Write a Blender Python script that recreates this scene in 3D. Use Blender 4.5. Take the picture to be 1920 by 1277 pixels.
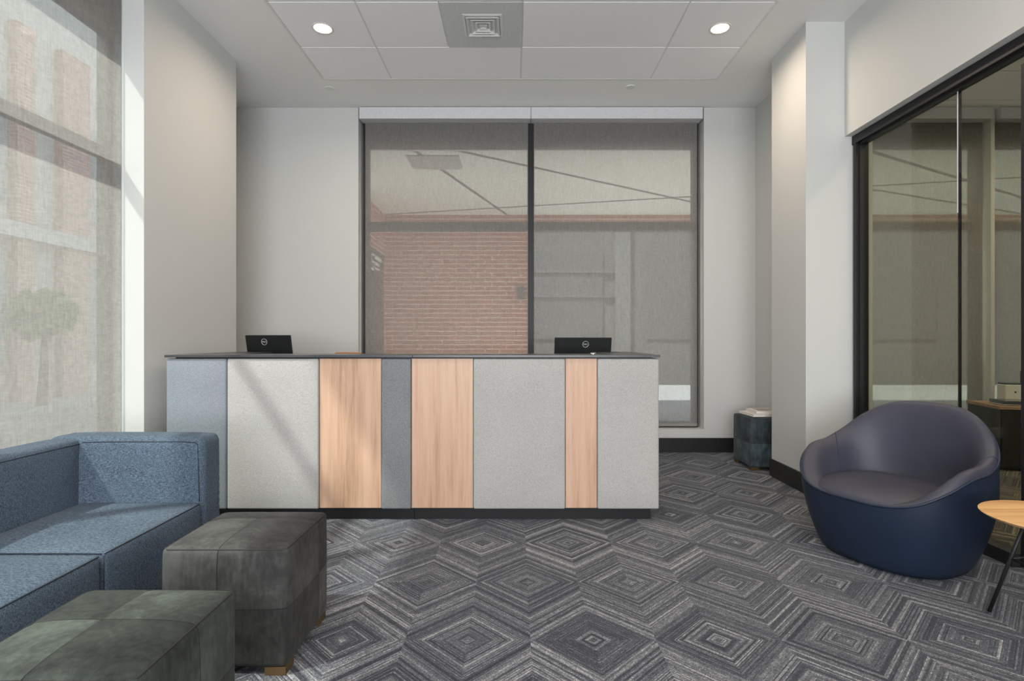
import bpy, bmesh, math, random
from mathutils import Vector, Matrix
random.seed(7)
for o in list(bpy.data.objects): bpy.data.objects.remove(o)
SC = bpy.context.scene; COL = SC.collection
PI = math.pi
# ------------------------------------------------------------------ camera
F = 1027.0; CX = 965.0; CY = 637.0; H = 1.19
cam = bpy.data.objects.new('camera', bpy.data.cameras.new('camera')); COL.objects.link(cam)
cam.location = (0, 0, H); cam.rotation_euler = (PI/2, 0, 0)
cam.data.sensor_width = 36; cam.data.lens = 36*F/1920
cam.data.shift_x = -(CX-960)/1920; cam.data.shift_y = (CY-638.5)/1920
cam.data.clip_start = 0.05; cam.data.clip_end = 200
SC.camera = cam
# ------------------------------------------------------------------ world, sun, exposure
w = bpy.data.worlds.new('world'); SC.world = w; w.use_nodes = True
bg = w.node_tree.nodes['Background']; bg.inputs[0].default_value = (0.78, 0.88, 1.0, 1); bg.inputs[1].default_value = 3.8
sl = bpy.data.lights.new('sun', 'SUN'); sl.energy = 24; sl.angle = math.radians(2.0); sl.color = (1.0, .96, .90)
sun = bpy.data.objects.new('sun', sl); COL.objects.link(sun); sun.location = (-6, -4, 9)
sun.rotation_euler = Vector((-.65, -.45, 1)).to_track_quat('Z', 'Y').to_euler()
def area(name, loc, direction, sx, sy, energy, color, spread=PI, shape='RECTANGLE'):
    l = bpy.data.lights.new(name, 'AREA'); l.shape = shape; l.size = sx
    if shape == 'RECTANGLE': l.size_y = sy
    l.energy = energy; l.color = color; l.spread = spread
    o = bpy.data.objects.new(name, l); COL.objects.link(o); o.location = loc
    o.rotation_euler = (-Vector(direction)).to_track_quat('Z', 'Y').to_euler()
    return o
# fill lights added out of view behind the camera to brighten the room
area('rear_fill', (.0, -3.35, 1.9), (0, 1, 0), 3.6, 2.6, 120, (.93, .96, 1.0))
area('rear_upward_fill', (.0, -3.33, 1.1), (0, 1, .75), 3.6, 1.2, 165, (1.0, .97, .93))  # tilted up, added to brighten the ceiling
SC.view_settings.view_transform = 'Standard'; SC.view_settings.look = 'None'
SC.view_settings.gamma = 1; SC.view_settings.use_curve_mapping = False
SC.view_settings.exposure = -0.08

# ------------------------------------------------------------------ node helpers
class NT:
    def __init__(s, name):
        s.m = bpy.data.materials.new(name); s.m.use_nodes = True
        s.t = s.m.node_tree; s.n = s.t.nodes; s.l = s.t.links
        s.b = s.n['Principled BSDF']; s.out = s.n['Material Output']
    def node(s, typ, **kw):
        n = s.n.new(typ)
        for k, v in kw.items(): setattr(n, k, v)
        return n
    def put(s, inp, v):
        if hasattr(v, 'is_linked') or isinstance(v, bpy.types.NodeSocket): s.l.new(v, inp)
        else: inp.default_value = v
    def math(s, op, a, b=None, c=None):
        n = s.node('ShaderNodeMath', operation=op); s.put(n.inputs[0], a)
        if b is not None: s.put(n.inputs[1], b)
        if c is not None: s.put(n.inputs[2], c)
        return n.outputs[0]
    def coord(s, kind='Object', scale=(1,1,1), rot=(0,0,0), loc=(0,0,0)):
        c = s.node('ShaderNodeTexCoord'); m = s.node('ShaderNodeMapping')
        m.inputs['Scale'].default_value = scale; m.inputs['Rotation'].default_value = rot; m.inputs['Location'].default_value = loc
        s.l.new(c.outputs[kind], m.inputs[0]); return m.outputs[0]
    def xyz(s, v):
        n = s.node('ShaderNodeSeparateXYZ'); s.l.new(v, n.inputs[0]); return n.outputs
    def comb(s, x, y, z):
        n = s.node('ShaderNodeCombineXYZ'); s.put(n.inputs[0], x); s.put(n.inputs[1], y); s.put(n.inputs[2], z); return n.outputs[0]
    def noise(s, vec, scale, detail=2, rough=.5, dist=0):
        n = s.node('ShaderNodeTexNoise'); s.l.new(vec, n.inputs['Vector'])
        n.inputs['Scale'].default_value = scale; n.inputs['Detail'].default_value = detail
        n.inputs['Roughness'].default_value = rough; n.inputs['Distortion'].default_value = dist
        return n.outputs['Fac']
    def white(s, vec):
        n = s.node('ShaderNodeTexWhiteNoise', noise_dimensions='3D'); s.l.new(vec, n.inputs['Vector']); return n.outputs['Value']
    def ramp(s, fac, stops, interp='LINEAR'):
        n = s.node('ShaderNodeValToRGB'); r = n.color_ramp; r.interpolation = interp
        while len(r.elements) < len(stops): r.elements.new(.5)
        for e, (p, c) in zip(r.elements, stops):
            e.position = p; e.color = (c[0], c[1], c[2], 1)
        s.put(n.inputs[0], fac); return n.outputs[0]
    def mix(s, fac, a, b, blend='MIX'):
        n = s.node('ShaderNodeMix', data_type='RGBA', blend_type=blend); s.put(n.inputs[0], fac)
        s.put(n.inputs[6], a if not isinstance(a, tuple) else (*a[:3], 1)); s.put(n.inputs[7], b if not isinstance(b, tuple) else (*b[:3], 1))
        return n.outputs[2]
    def bump(s, h, strength=.3, dist=.002):
        n = s.node('ShaderNodeBump'); n.inputs['Strength'].default_value = strength; n.inputs['Distance'].default_value = dist
        s.put(n.inputs['Height'], h); s.l.new(n.outputs[0], s.b.inputs['Normal']); return n
    def set(s, color=None, rough=None, metal=None, spec=None, sheen=None):
        if color is not None: s.put(s.b.inputs['Base Color'], (*color[:3], 1) if isinstance(color, tuple) else color)
        if rough is not None: s.put(s.b.inputs['Roughness'], rough)
        if metal is not None: s.b.inputs['Metallic'].default_value = metal
        if spec is not None: s.b.inputs['Specular IOR Level'].default_value = spec
        if sheen is not None: s.b.inputs['Sheen Weight'].default_value = sheen
        return s
def plain(name, color, rough=.5, metal=0, spec=.5, nscale=60, var=.06, bump=.05):
    k = NT(name); v = k.coord()
    f = k.noise(v, nscale, 3)
    c2 = tuple(min(1, c*(1+var)) for c in color); c1 = tuple(c*(1-var) for c in color)
    k.set(k.ramp(f, [(.3, c1), (.7, c2)]), rough, metal, spec)
    if bump: k.bump(f, bump, .001)
    return k.m
def wood(name, light, mid, dark, axis='Z', scale=1.0):
    k = NT(name)
    sc = {'Z': (1, 1, .045), 'X': (.045, 1, 1), 'Y': (1, .045, 1)}[axis]
    sc = tuple(a*scale for a in sc)
    v = k.coord(scale=sc)
    g = k.noise(v, 38, 5, .62, .25); g2 = k.noise(v, 9, 2, .5, .6); g3 = k.noise(v, 220, 2)
    f = k.math('ADD', k.math('MULTIPLY', g, .55), k.math('MULTIPLY', g2, .45))
    f = k.math('ADD', f, k.math('MULTIPLY', k.math('SUBTRACT', g3, .5), .12))
    k.set(k.ramp(f, [(.33, dark), (.45, mid), (.6, light), (.75, mid)]), .45)
    k.bump(g, .08, .0006); return k.m
def fabric(name, dark, light, scale=900, cloud=3, rough=.95, streak=None):
    k = NT(name); c = k.coord()
    a = k.noise(k.coord(scale=(1, 1, .25)), scale, 2); b = k.noise(k.coord(scale=(.22, .6, 1)), scale*.8, 2)
    f = k.math('ADD', k.math('MULTIPLY', a, .5), k.math('MULTIPLY', b, .5))
    f = k.math('ADD', f, k.math('MULTIPLY', k.math('SUBTRACT', k.noise(c, cloud, 3), .5), .10))
    k.set(k.ramp(f, [(.36, dark), (.64, light)]), rough, spec=.15, sheen=.03)
    k.bump(f, .35, .0012); return k.m
def paint(name, color, rough=.75):
    k = NT(name); v = k.coord('Object'); f = k.noise(v, 350, 2)
    k.set(color, rough, spec=.25); k.bump(f, .04, .0006); return k.m
def shade_mat(name, thread, trans, openness, weave=520):
    # woven mesh: tiny holes let a little of the view and the sun through, the threads scatter the rest
    k = NT(name)
    v1 = k.noise(k.coord(scale=(.04, .04, 1)), weave, 2); v2 = k.noise(k.coord(scale=(1, 1, .03)), weave, 2)
    big = k.noise(k.coord(scale=(.5, .5, 1)), 60, 2); big2 = k.noise(k.coord(scale=(1, 1, .12)), 90, 2)
    f = k.math('ADD', k.math('MULTIPLY', k.math('ADD', v1, v2), .3), k.math('MULTIPLY', k.math('ADD', big, big2), .2))
    col = k.ramp(f, [(.40, tuple(c*.82 for c in thread)), (.60, tuple(c*1.16 for c in thread))])
    d = k.node('ShaderNodeBsdfDiffuse'); k.l.new(col, d.inputs[0])
    t = k.node('ShaderNodeBsdfTranslucent'); k.put(t.inputs[0], k.ramp(f, [(.40, tuple(c*.82 for c in trans)), (.60, tuple(c*1.16 for c in trans))]))
    a = k.node('ShaderNodeAddShader'); k.l.new(d.outputs[0], a.inputs[0]); k.l.new(t.outputs[0], a.inputs[1])
    tr = k.node('ShaderNodeBsdfTransparent'); mx = k.node('ShaderNodeMixShader')
    mx.inputs[0].default_value = openness
    k.l.new(a.outputs[0], mx.inputs[1]); k.l.new(tr.outputs[0], mx.inputs[2]); k.l.new(mx.outputs[0], k.out.inputs[0])
    return k.m
def glass_mat(name, tint=(.93, .97, .95), refl=.06, f0=1.0):
    k = NT(name)
    tr = k.node('ShaderNodeBsdfTransparent'); tr.inputs[0].default_value = (*tint, 1)
    gl = k.node('ShaderNodeBsdfGlossy'); gl.inputs['Roughness'].default_value = .0
    fr = k.node('ShaderNodeLayerWeight'); fr.inputs[0].default_value = .5
    mx = k.node('ShaderNodeMixShader')
    sch = k.math('ADD', .04, k.math('MULTIPLY', k.math('POWER', fr.outputs['Facing'], 5), .9))   # thin sheet: same from both sides
    k.put(mx.inputs[0], k.math('MULTIPLY', sch, f0))
    k.l.new(tr.outputs[0], mx.inputs[1]); k.l.new(gl.outputs[0], mx.inputs[2]); k.l.new(mx.outputs[0], k.out.inputs[0])
    return k.m
def emit(name, color, strength):
    k = NT(name); e = k.node('ShaderNodeEmission'); e.inputs[0].default_value = (*color, 1); e.inputs[1].default_value = strength
    k.l.new(e.outputs[0], k.out.inputs[0]); return k.m
def brick_mat(name, c1, c2, mortar, plane='XZ'):
    k = NT(name); x, y, z = k.xyz(k.coord())
    v = k.comb(x if plane == 'XZ' else y, z, 0.0)
    b = k.node('ShaderNodeTexBrick'); k.l.new(v, b.inputs['Vector'])
    b.inputs['Color1'].default_value = (*c1, 1); b.inputs['Color2'].default_value = (*c2, 1); b.inputs['Mortar'].default_value = (*mortar, 1)
    b.inputs['Scale'].default_value = 1; b.inputs['Brick Width'].default_value = .245; b.inputs['Row Height'].default_value = .077
    b.inputs['Mortar Size'].default_value = .008; b.inputs['Bias'].default_value = -.2
    k.set(b.outputs[0], .9, spec=.2); return k.m
def suede(name, sx, sy, sz, base, seed):
    # hide patches: each panel between the seams has its own tone; the seams are thin sewn lines
    k = NT(name); co = k.coord(); x, y, z = k.xyz(co)
    ax = k.math('GREATER_THAN', x, sx); ay = k.math('GREATER_THAN', y, sy); az = k.math('GREATER_THAN', z, sz)
    pv = k.white(k.comb(k.math('ADD', ax, seed), ay, az))
    n1 = k.noise(co, 7, 4, .6, .4); n2 = k.noise(k.coord(scale=(1, 1, .3)), 60, 3); n3 = k.noise(co, 600, 2)
    f = k.math('ADD', k.math('MULTIPLY', pv, .30), k.math('MULTIPLY', n1, .75))
    f = k.math('ADD', f, k.math('MULTIPLY', k.math('SUBTRACT', n2, .5), .30))
    f = k.math('ADD', f, k.math('MULTIPLY', k.math('SUBTRACT', n3, .5), .25))
    col = k.ramp(f, [(.30, tuple(c*.35 for c in base)), (.52, base), (.74, tuple(c*2.2 for c in base))])
    def line(v, s): return k.math('LESS_THAN', k.math('ABSOLUTE', k.math('SUBTRACT', v, s)), .0013)
    geo = k.node('ShaderNodeTexCoord'); nx, ny, nz = k.xyz(geo.outputs['Normal'])
    def notf(nn): return k.math('LESS_THAN', k.math('ABSOLUTE', nn), .8)
    s_ = k.math('MAXIMUM', k.math('MAXIMUM', k.math('MULTIPLY', line(x, sx), notf(nx)), k.math('MULTIPLY', line(y, sy), notf(ny))), k.math('MULTIPLY', line(z, sz), notf(nz)))
    k.set(k.mix(s_, col, tuple(c*.25 for c in base)), .85, spec=.15, sheen=.06)
    k.bump(k.math('SUBTRACT', k.math('MULTIPLY', n2, .3), s_), .5, .002)
    return k.m
def carpet(name, tint):
    k = NT(name); x, y, z = k.xyz(k.coord())
    # planks a quarter metre wide and half as long again, striped on the diagonal and laid mirrored
    cw, ch = .2487, .52; tot = cw+ch
    X = k.math('DIVIDE', k.math('ADD', x, .186), cw); Y = k.math('DIVIDE', k.math('SUBTRACT', y, 2.17), ch)
    i_ = k.math('FLOOR', X); j_ = k.math('FLOOR', Y); fx = k.math('SUBTRACT', X, i_); fy = k.math('SUBTRACT', Y, j_)
    par = k.math('ABSOLUTE', k.math('SUBTRACT', k.math('ADD', i_, j_), k.math('MULTIPLY', k.math('FLOOR', k.math('MULTIPLY', k.math('ADD', i_, j_), .5)), 2)))
    dxn = k.math('ADD', k.math('MULTIPLY', fx, k.math('SUBTRACT', 1, par)), k.math('MULTIPLY', k.math('SUBTRACT', 1, fx), par))
    dx = k.math('MULTIPLY', dxn, cw); dy = k.math('MULTIPLY', fy, ch); v = k.math('ADD', dx, dy)
    far = k.math('GREATER_THAN', v, tot/2); t = k.math('MINIMUM', v, k.math('SUBTRACT', tot, v))
    ci = k.math('ADD', i_, k.math('ABSOLUTE', k.math('SUBTRACT', far, par))); cj = k.math('ADD', j_, far)
    along = k.math('SUBTRACT', dx, dy)
    cell = k.math('ADD', k.math('MULTIPLY', ci, 3.7), k.math('MULTIPLY', cj, 11.3))
    q = k.math('ADD', k.math('MULTIPLY', i_, 1.9), k.math('MULTIPLY', j_, 5.3))
    tt = k.math('DIVIDE', t, .0066); idn = k.math('FLOOR', tt); fr = k.math('FRACT', tt)
    w1 = k.white(k.comb(cell, idn, 1.0))
    w2 = k.white(k.comb(cell, k.math('FLOOR', k.math('DIVIDE', t, .0178)), 5.0))
    w3 = k.white(k.comb(q, k.math('FLOOR', k.math('DIVIDE', t, .05)), 9.0))
    dash = k.noise(k.comb(k.math('MULTIPLY', along, 150), k.math('MULTIPLY', idn, 3.31), cell), 1.0, 2, .7)
    soft = k.noise(k.comb(k.math('MULTIPLY', along, 22), k.math('MULTIPLY', idn, 1.7), cell), 1.0, 2)
    pile = k.noise(k.coord(), 420, 2)
    v = k.math('ADD', k.math('MULTIPLY', w1, .34), k.math('MULTIPLY', w2, .24))
    v = k.math('ADD', v, k.math('MULTIPLY', w3, .14)); v = k.math('ADD', v, .09)
    v = k.math('ADD', v, k.math('MULTIPLY', k.math('SUBTRACT', dash, .5), .80))
    v = k.math('ADD', v, k.math('MULTIPLY', k.math('SUBTRACT', soft, .5), .40))
    v = k.math('ADD', v, k.math('MULTIPLY', k.math('SUBTRACT', pile, .5), .5))
    edge = k.math('GREATER_THAN', k.math('ABSOLUTE', k.math('SUBTRACT', fr, .5)), .36)
    v = k.math('SUBTRACT', v, k.math('MULTIPLY', edge, .10))
    T = lambda c: tuple(p*q_ for p, q_ in zip(c, tint))
    col = k.ramp(v, [(.14, T((.022, .025, .036))), (.38, T((.062, .067, .084))), (.60, T((.17, .175, .19))), (.82, T((.47, .47, .475)))])
    k.set(col, .95, spec=.1, sheen=.1); k.bump(v, .5, .003)
    return k.m

M = {}
M['wall'] = paint('wall_paint', (.60, .605, .59))
M['ceil'] = paint('ceiling_paint', (.82, .82, .81), .8)
M['tile'] = plain('ceiling_tile', (.88, .875, .88), .85, nscale=300, var=.04, bump=.25)
M['panel_metal'] = plain('painted_metal_panel', (.60, .62, .62), .5, bump=0)
M['vent_metal'] = plain('vent_metal', (.72, .72, .70), .4, bump=0)
M['black'] = plain('black_frame', (.014, .014, .015), .45, 0, .35)
M['darkbase'] = plain('black_base', (.018, .018, .018), .38, nscale=20, var=.2)
M['void'] = plain('dark_duct', (.02, .02, .03), .8)
M['fascia'] = plain('fascia_aluminium', (.66, .66, .68), .45, bump=0)
M['shade'] = shade_mat('mesh_shade', (.235, .225, .215), (.078, .074, .070), .18)
M['shade_open'] = shade_mat('mesh_shade_open', (.225, .215, .205), (.10, .094, .088), .25)
M['glass'] = glass_mat('window_glass', (.92, .96, .94), f0=.15)
M['pglass'] = glass_mat('partition_glass', (.74, .75, .69), f0=1.0)
M['glass_edge'] = plain('glass_edge', (.55, .68, .66), .15, bump=0)
M['seal'] = plain('black_joint', (.01, .01, .015), .25, bump=0)
M['lamp'] = emit('lamp_glow', (1.0, .86, .70), 9)
M['carpet'] = carpet('carpet_tile', (1, 1, 1))
M['carpet2'] = carpet('carpet_warm', (1.0, .86, .66))
M['sofa'] = fabric('blue_weave', (.020, .034, .050), (.135, .180, .240), 520)
M['thread'] = plain('dark_thread', (.012, .020, .032), .8, bump=0)
M['felt_blue'] = fabric('felt_blue_grey', (.17, .195, .22), (.30, .33, .36), 620)
M['felt_dark'] = fabric('felt_mid_grey', (.14, .143, .148), (.27, .275, .285), 620)
M['felt_light'] = fabric('felt_pale_grey', (.31, .30, .29), (.50, .488, .472), 620)
M['oak'] = wood('oak_panel', (.60, .395, .275), (.53, .33, .22), (.39, .235, .15))
M['oak_top'] = wood('oak_table', (.72, .44, .20), (.62, .35, .15), (.45, .24, .10), 'X')
M['walnut'] = wood('credenza_top', (.42, .28, .18), (.34, .22, .14), (.25, .16, .10), 'X')
M['counter'] = plain('counter_laminate', (.050, .050, .056), .32, nscale=90, bump=0)
M['leather'] = NT('navy_leather').m
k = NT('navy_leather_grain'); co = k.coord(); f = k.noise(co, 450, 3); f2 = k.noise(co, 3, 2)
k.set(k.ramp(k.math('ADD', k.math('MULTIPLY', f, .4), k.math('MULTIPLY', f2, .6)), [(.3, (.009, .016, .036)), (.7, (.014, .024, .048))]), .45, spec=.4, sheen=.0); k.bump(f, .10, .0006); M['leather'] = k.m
k = NT('navy_leather_lit'); co = k.coord(); f = k.noise(co, 450, 3); f2 = k.noise(co, 3, 2)
k.set(k.ramp(k.math('ADD', k.math('MULTIPLY', f, .4), k.math('MULTIPLY', f2, .6)), [(.3, (.034, .036, .056)), (.7, (.044, .046, .070))]), .5, spec=.45, sheen=.0); k.bump(f, .10, .0006); M['leather2'] = k.m  # paler grey copy of the leather: reflected light put into the colour
M['brass'] = plain('aged_brass', (.15, .095, .045), .45, .6, bump=0)
M['monitor'] = plain('monitor_plastic', (.013, .014, .015), .55, 0, .25, nscale=200)
M['silver'] = plain('silver', (.62, .62, .62), .25, .9, bump=0)
M['logo'] = plain('logo_silver', (.70, .70, .70), .35, .2, bump=0)
M['tan'] = plain('tan_leather', (.38, .15, .05), .4)
M['paper'] = plain('book_cover', (.74, .69, .65), .6)
M['pages'] = plain('book_pages', (.80, .77, .72), .8)
M['bookpic'] = plain('cover_picture', (.40, .34, .30), .5, nscale=12, var=.25)
M['brick'] = brick_mat('brick_wall', (.36, .13, .085), (.30, .11, .07), (.60, .44, .37))
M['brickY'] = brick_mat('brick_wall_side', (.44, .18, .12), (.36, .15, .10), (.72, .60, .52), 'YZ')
M['brick_pale'] = brick_mat('pale_brick', (.46, .27, .22), (.42, .24, .19), (.60, .52, .48), 'YZ')
M['street'] = plain('pale_render', (.50, .49, .47), .8, nscale=1.5, var=.08)
M['soffit'] = plain('stucco_soffit', (.78, .78, .73), .9, nscale=20)
M['access'] = plain('access_panel_paint', (.42, .42, .40), .7, bump=0)
M['soffit_joint'] = plain('soffit_joint', (.14, .14, .135), .8)
M['concrete'] = plain('pavement', (.27, .275, .285), .9, nscale=4, var=.1)
M['asphalt'] = plain('asphalt', (.16, .16, .17), .9, nscale=6, var=.15)
M['greywall'] = plain('grey_cladding', (.06, .059, .058), .8, nscale=3, var=.1)
M['paleband'] = plain('pale_stone', (.62, .62, .60), .8)
M['winglass2'] = plain('grey_window', (.05, .05, .052), .5, bump=0)
M['streetglass'] = plain('street_window', (.30, .32, .34), .4, bump=0)
M['greyband'] = plain('grey_stone', (.085, .085, .085), .8)
M['winglass'] = plain('dark_window', (.06, .07, .08), .2, bump=0)
M['signblack'] = plain('sign_black', (.025, .026, .03), .5, bump=0)
M['signwhite'] = plain('sign_white', (.75, .75, .75), .6, bump=0)
M['leaf'] = plain('foliage', (.12, .20, .05), .8, nscale=6, var=.5)
M['bark'] = plain('bark', (.12, .08, .05), .9)
M['plasticwhite'] = plain('off_white_plastic', (.62, .62, .60), .5, bump=0)
M['yellow'] = plain('yellow_mark', (.8, .65, .06), .5, bump=0)

# ------------------------------------------------------------------ mesh helpers
def obj(name, bm, mat, parent=None, smooth=False, loc=None):
    me = bpy.data.meshes.new(name); bm.normal_update(); bm.to_mesh(me); bm.free()
    mats = mat if isinstance(mat, (list, tuple)) else [mat]
    for m in mats: me.materials.append(m)
    if smooth:
        for p in me.polygons: p.use_smooth = True
    o = bpy.data.objects.new(name, me); COL.objects.link(o)
    if parent: o.parent = parent
    if loc: o.location = loc
    return o
def smooth_angle(o, ang=40):
    me = o.data; me.shade_smooth() if hasattr(me, 'shade_smooth') else None
    try: me.set_sharp_from_angle(angle=math.radians(ang))
    except Exception: pass
    return o
def bx(bm, x0, x1, y0, y1, z0, z1, bev=0, mi=0, seg=2):
    n0 = set(bm.faces)
    r = bmesh.ops.create_cube(bm, size=1)
    vs = r['verts']
    for v in vs:
        v.co = Vector(((x0+x1)/2+v.co.x*(x1-x0), (y0+y1)/2+v.co.y*(y1-y0), (z0+z1)/2+v.co.z*(z1-z0)))
    if bev:
        es = list({e for v in vs for e in v.link_edges})
        bmesh.ops.bevel(bm, geom=es, offset=bev, segments=seg, affect='EDGES', profile=.5)
    if mi:
        for f in bm.faces:
            if f not in n0: f.material_index = mi
def box(name, x0, x1, y0, y1, z0, z1, mat, parent=None, bev=0):
    bm = bmesh.new(); bx(bm, x0, x1, y0, y1, z0, z1, bev); return obj(name, bm, mat, parent)
def tube(bm, pts, r, n=8, closed=False, cap=True):
    pts = [Vector(p) for p in pts]; rings = []; N = len(pts)
    prev = None
    for i, p in enumerate(pts):
        if closed: t = (pts[(i+1) % N]-pts[i-1])
        else: t = (pts[min(i+1, N-1)]-pts[max(i-1, 0)])
        t.normalize()
        if prev is None:
            up = Vector((0, 0, 1)) if abs(t.z) < .9 else Vector((1, 0, 0)); u = t.cross(up).normalized()
        else:
            u = (prev-t*prev.dot(t)).normalized()
        prev = u; v = t.cross(u)
        rr = r[i] if isinstance(r, (list, tuple)) else r
        rings.append([bm.verts.new(p+(u*math.cos(2*PI*k/n)+v*math.sin(2*PI*k/n))*rr) for k in range(n)])
    M_ = N if closed else N-1
    for i in range(M_):
        a, b = rings[i], rings[(i+1) % N]
        for k in range(n):
            bm.faces.new((a[k], a[(k+1) % n], b[(k+1) % n], b[k]))
    if cap and not closed:
        bm.faces.new(rings[0][::-1]); bm.faces.new(rings[-1])
def disc(bm, cx, cy, z0, z1, r0, r1=None, n=48):
    r1 = r0 if r1 is None else r1
    a = [bm.verts.new((cx+r0*math.cos(2*PI*k/n), cy+r0*math.sin(2*PI*k/n), z0)) for k in range(n)]
    b = [bm.verts.new((cx+r1*math.cos(2*PI*k/n), cy+r1*math.sin(2*PI*k/n), z1)) for k in range(n)]
    for k in range(n): bm.faces.new((a[k], a[(k+1) % n], b[(k+1) % n], b[k]))
    bm.faces.new(a[::-1]); bm.faces.new(b)
def lathe(bm, prof, n=48, cx=0, cy=0):
    rings = []
    for r, z in prof:
        if r < 1e-6: rings.append([bm.verts.new((cx, cy, z))])
        else: rings.append([bm.verts.new((cx+r*math.cos(2*PI*k/n), cy+r*math.sin(2*PI*k/n), z)) for k in range(n)])
    for a, b in zip(rings, rings[1:]):
        for k in range(n):
            k2 = (k+1) % n
            if len(a) == 1: bm.faces.new((a[0], b[k2], b[k]))
            elif len(b) == 1: bm.faces.new((a[k], a[k2], b[0]))
            else: bm.faces.new((a[k], a[k2], b[k2], b[k]))
    bmesh.ops.recalc_face_normals(bm, faces=bm.faces)
def ticks(L, r, mid):
    h = L/2; e = [-h + r*(1-math.cos(i*PI/2/4)) for i in range(4)]
    inner = [-h+r + (L-2*r)*i/mid for i in range(mid+1)]
    return e+inner+[-a for a in reversed(e)]
def rbox(bm, sx, sy, sz, r, mid=10, fn=None, origin=(0, 0, 0)):
    """softly rounded box centred on origin; fn(p, s) may push the surface"""
    T = (ticks(sx, r, mid), ticks(sy, r, mid), ticks(sz, r, mid)); S = (sx, sy, sz); cache = {}
    def vert(p):
        key = tuple(round(c, 6) for c in p)
        if key in cache: return cache[key]
        c = Vector([max(-(S[i]/2-r), min(S[i]/2-r, p[i])) for i in range(3)]); d = Vector(p)-c
        # map the square rim to a round one
        q = c + (d.normalized()*r if d.length > 1e-9 else Vector((0, 0, 0)))
        if fn: q = fn(q.copy(), S)
        v = bm.verts.new(q+Vector(origin)); cache[key] = v; return v
    for ax in range(3):
        u, v = (ax+1) % 3, (ax+2) % 3
        for sgn in (-1, 1):
            for i in range(len(T[u])-1):
                for j in range(len(T[v])-1):
                    P = []
                    for (a, b) in ((i, j), (i+1, j), (i+1, j+1), (i, j+1)):
                        p = [0, 0, 0]; p[ax] = sgn*S[ax]/2; p[u] = T[u][a]; p[v] = T[v][b]; P.append(vert(p))
                    if sgn < 0: P.reverse()
                    try: bm.faces.new(P)
                    except ValueError: pass
def empty(name, loc=(0, 0, 0), rz=0):
    o = bpy.data.objects.new(name, None); COL.objects.link(o); o.location = loc; o.rotation_euler = (0, 0, rz); o.empty_display_size = .1
    return o
def tag(o, label, cat, group=None, kind=None):
    o['label'] = label; o['category'] = cat
    if group: o['group'] = group
    if kind: o['kind'] = kind
    return o
def struct(o, label=None):
    o['kind'] = 'structure'
    if label: o['label'] = label
    return o
def copy_tree(o, parent=None):
    c = o.copy(); COL.objects.link(c)
    if parent: c.parent = parent
    for ch in list(o.children): copy_tree(ch, c)
    return c
def text_bm(body, size, ext=.0008):
    cu = bpy.data.curves.new('t', 'FONT'); cu.body = body; cu.size = size; cu.extrude = ext; cu.align_x = 'CENTER'; cu.align_y = 'CENTER'
    o = bpy.data.objects.new('t', cu); COL.objects.link(o); bpy.context.view_layer.update()
    me = bpy.data.meshes.new_from_object(o.evaluated_get(bpy.context.evaluated_depsgraph_get()))
    bpy.data.objects.remove(o); bm = bmesh.new(); bm.from_mesh(me); bpy.data.meshes.remove(me); return bm

CZ = 3.642; BY = 5.79; RX = 2.545
# ------------------------------------------------------------------ floor
bm = bmesh.new(); bx(bm, -2.72, 2.66, -3.5, 3.7, -.12, 0); bx(bm, -2.72, 2.66, 3.7, 4.76, -.12, 0); bx(bm, -3.05, 2.66, 4.76, 6.1, -.12, 0)
struct(obj('floor', bm, M['carpet']), 'charcoal carpet with concentric diamond weave')
bm = bmesh.new(); bx(bm, 2.66, 8.2, -3.5, 6.1, -.12, 0)
struct(obj('floor', bm, M['carpet2']), 'brown carpet in the room behind the glass')
# ------------------------------------------------------------------ ceiling
gx0, gx1, gyb, gyf = -1.80, 1.905, 5.15, -2.9
ceil = bmesh.new()
for a in ((-2.72, gx0, -3.5, 3.7), (-3.05, gx0, 4.76, 6.1), (-2.72, gx0, 3.7, 4.76), (gx1, 2.75, -3.5, 6.1), (gx0, gx1, gyb, 6.1), (gx0, gx1, -3.5, gyf)): bx(ceil, a[0], a[1], a[2], a[3], CZ, CZ+.2)
bx(ceil, gx0, gx1, gyf, gyb, CZ+.04, CZ+.2)
ceiling = struct(obj('ceiling', ceil, M['ceil']), 'white ceiling with an inset of acoustic tiles')
xs = [gx0, -1.16, .058, 1.277, gx1]
rows = [gyb, 4.587, 3.972, 3.362, 2.752, 2.142, 1.532, .922, .312, -.298, -.908, -1.518, -2.128, gyf]
LIGHTS = []
for r in range(len(rows)-1):
    y1, y0 = rows[r], rows[r+1]
    cols = list(zip(xs, xs[1:]))
    if r == 1: cols = [(gx0, -1.16), (-1.16, -.551), (-.551, .058), (.058, 1.277), (1.277, gx1)]
    for (x0, x1) in cols:
        vent = (r == 1 and abs(x0+.551) < .01); g = .007
        bm = bmesh.new()
        bx(bm, x0+g, x1-g, y0+g, y1-g, CZ-.001, CZ+.03, .003)
        if vent: bx(bm, x0+.002, x1-.002, y0+.002, y1-.002, CZ-.004, CZ+.002)
        obj('metal_panel' if vent else 'acoustic_tile', bm, M['panel_metal'] if vent else M['tile'], ceiling)
bm = bmesh.new()
for x in xs[1:-1]: bx(bm, x-.011, x+.011, gyf, gyb, CZ+.005, CZ+.012)
bx(bm, -.562, -.540, 3.972, 4.587, CZ+.005, CZ+.012)
for y in rows[1:-1]: bx(bm, gx0, gx1, y-.011, y+.011, CZ+.006, CZ+.0125)
for x in (gx0, gx1): bx(bm, x-.012, x+.006, gyf, gyb, CZ-.003, CZ+.001)
bx(bm, gx0-.012, gx1+.012, gyb-.004, gyb+.012, CZ-.003, CZ+.001)
obj('ceiling_grid', bm, M['vent_metal'], ceiling)
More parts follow.
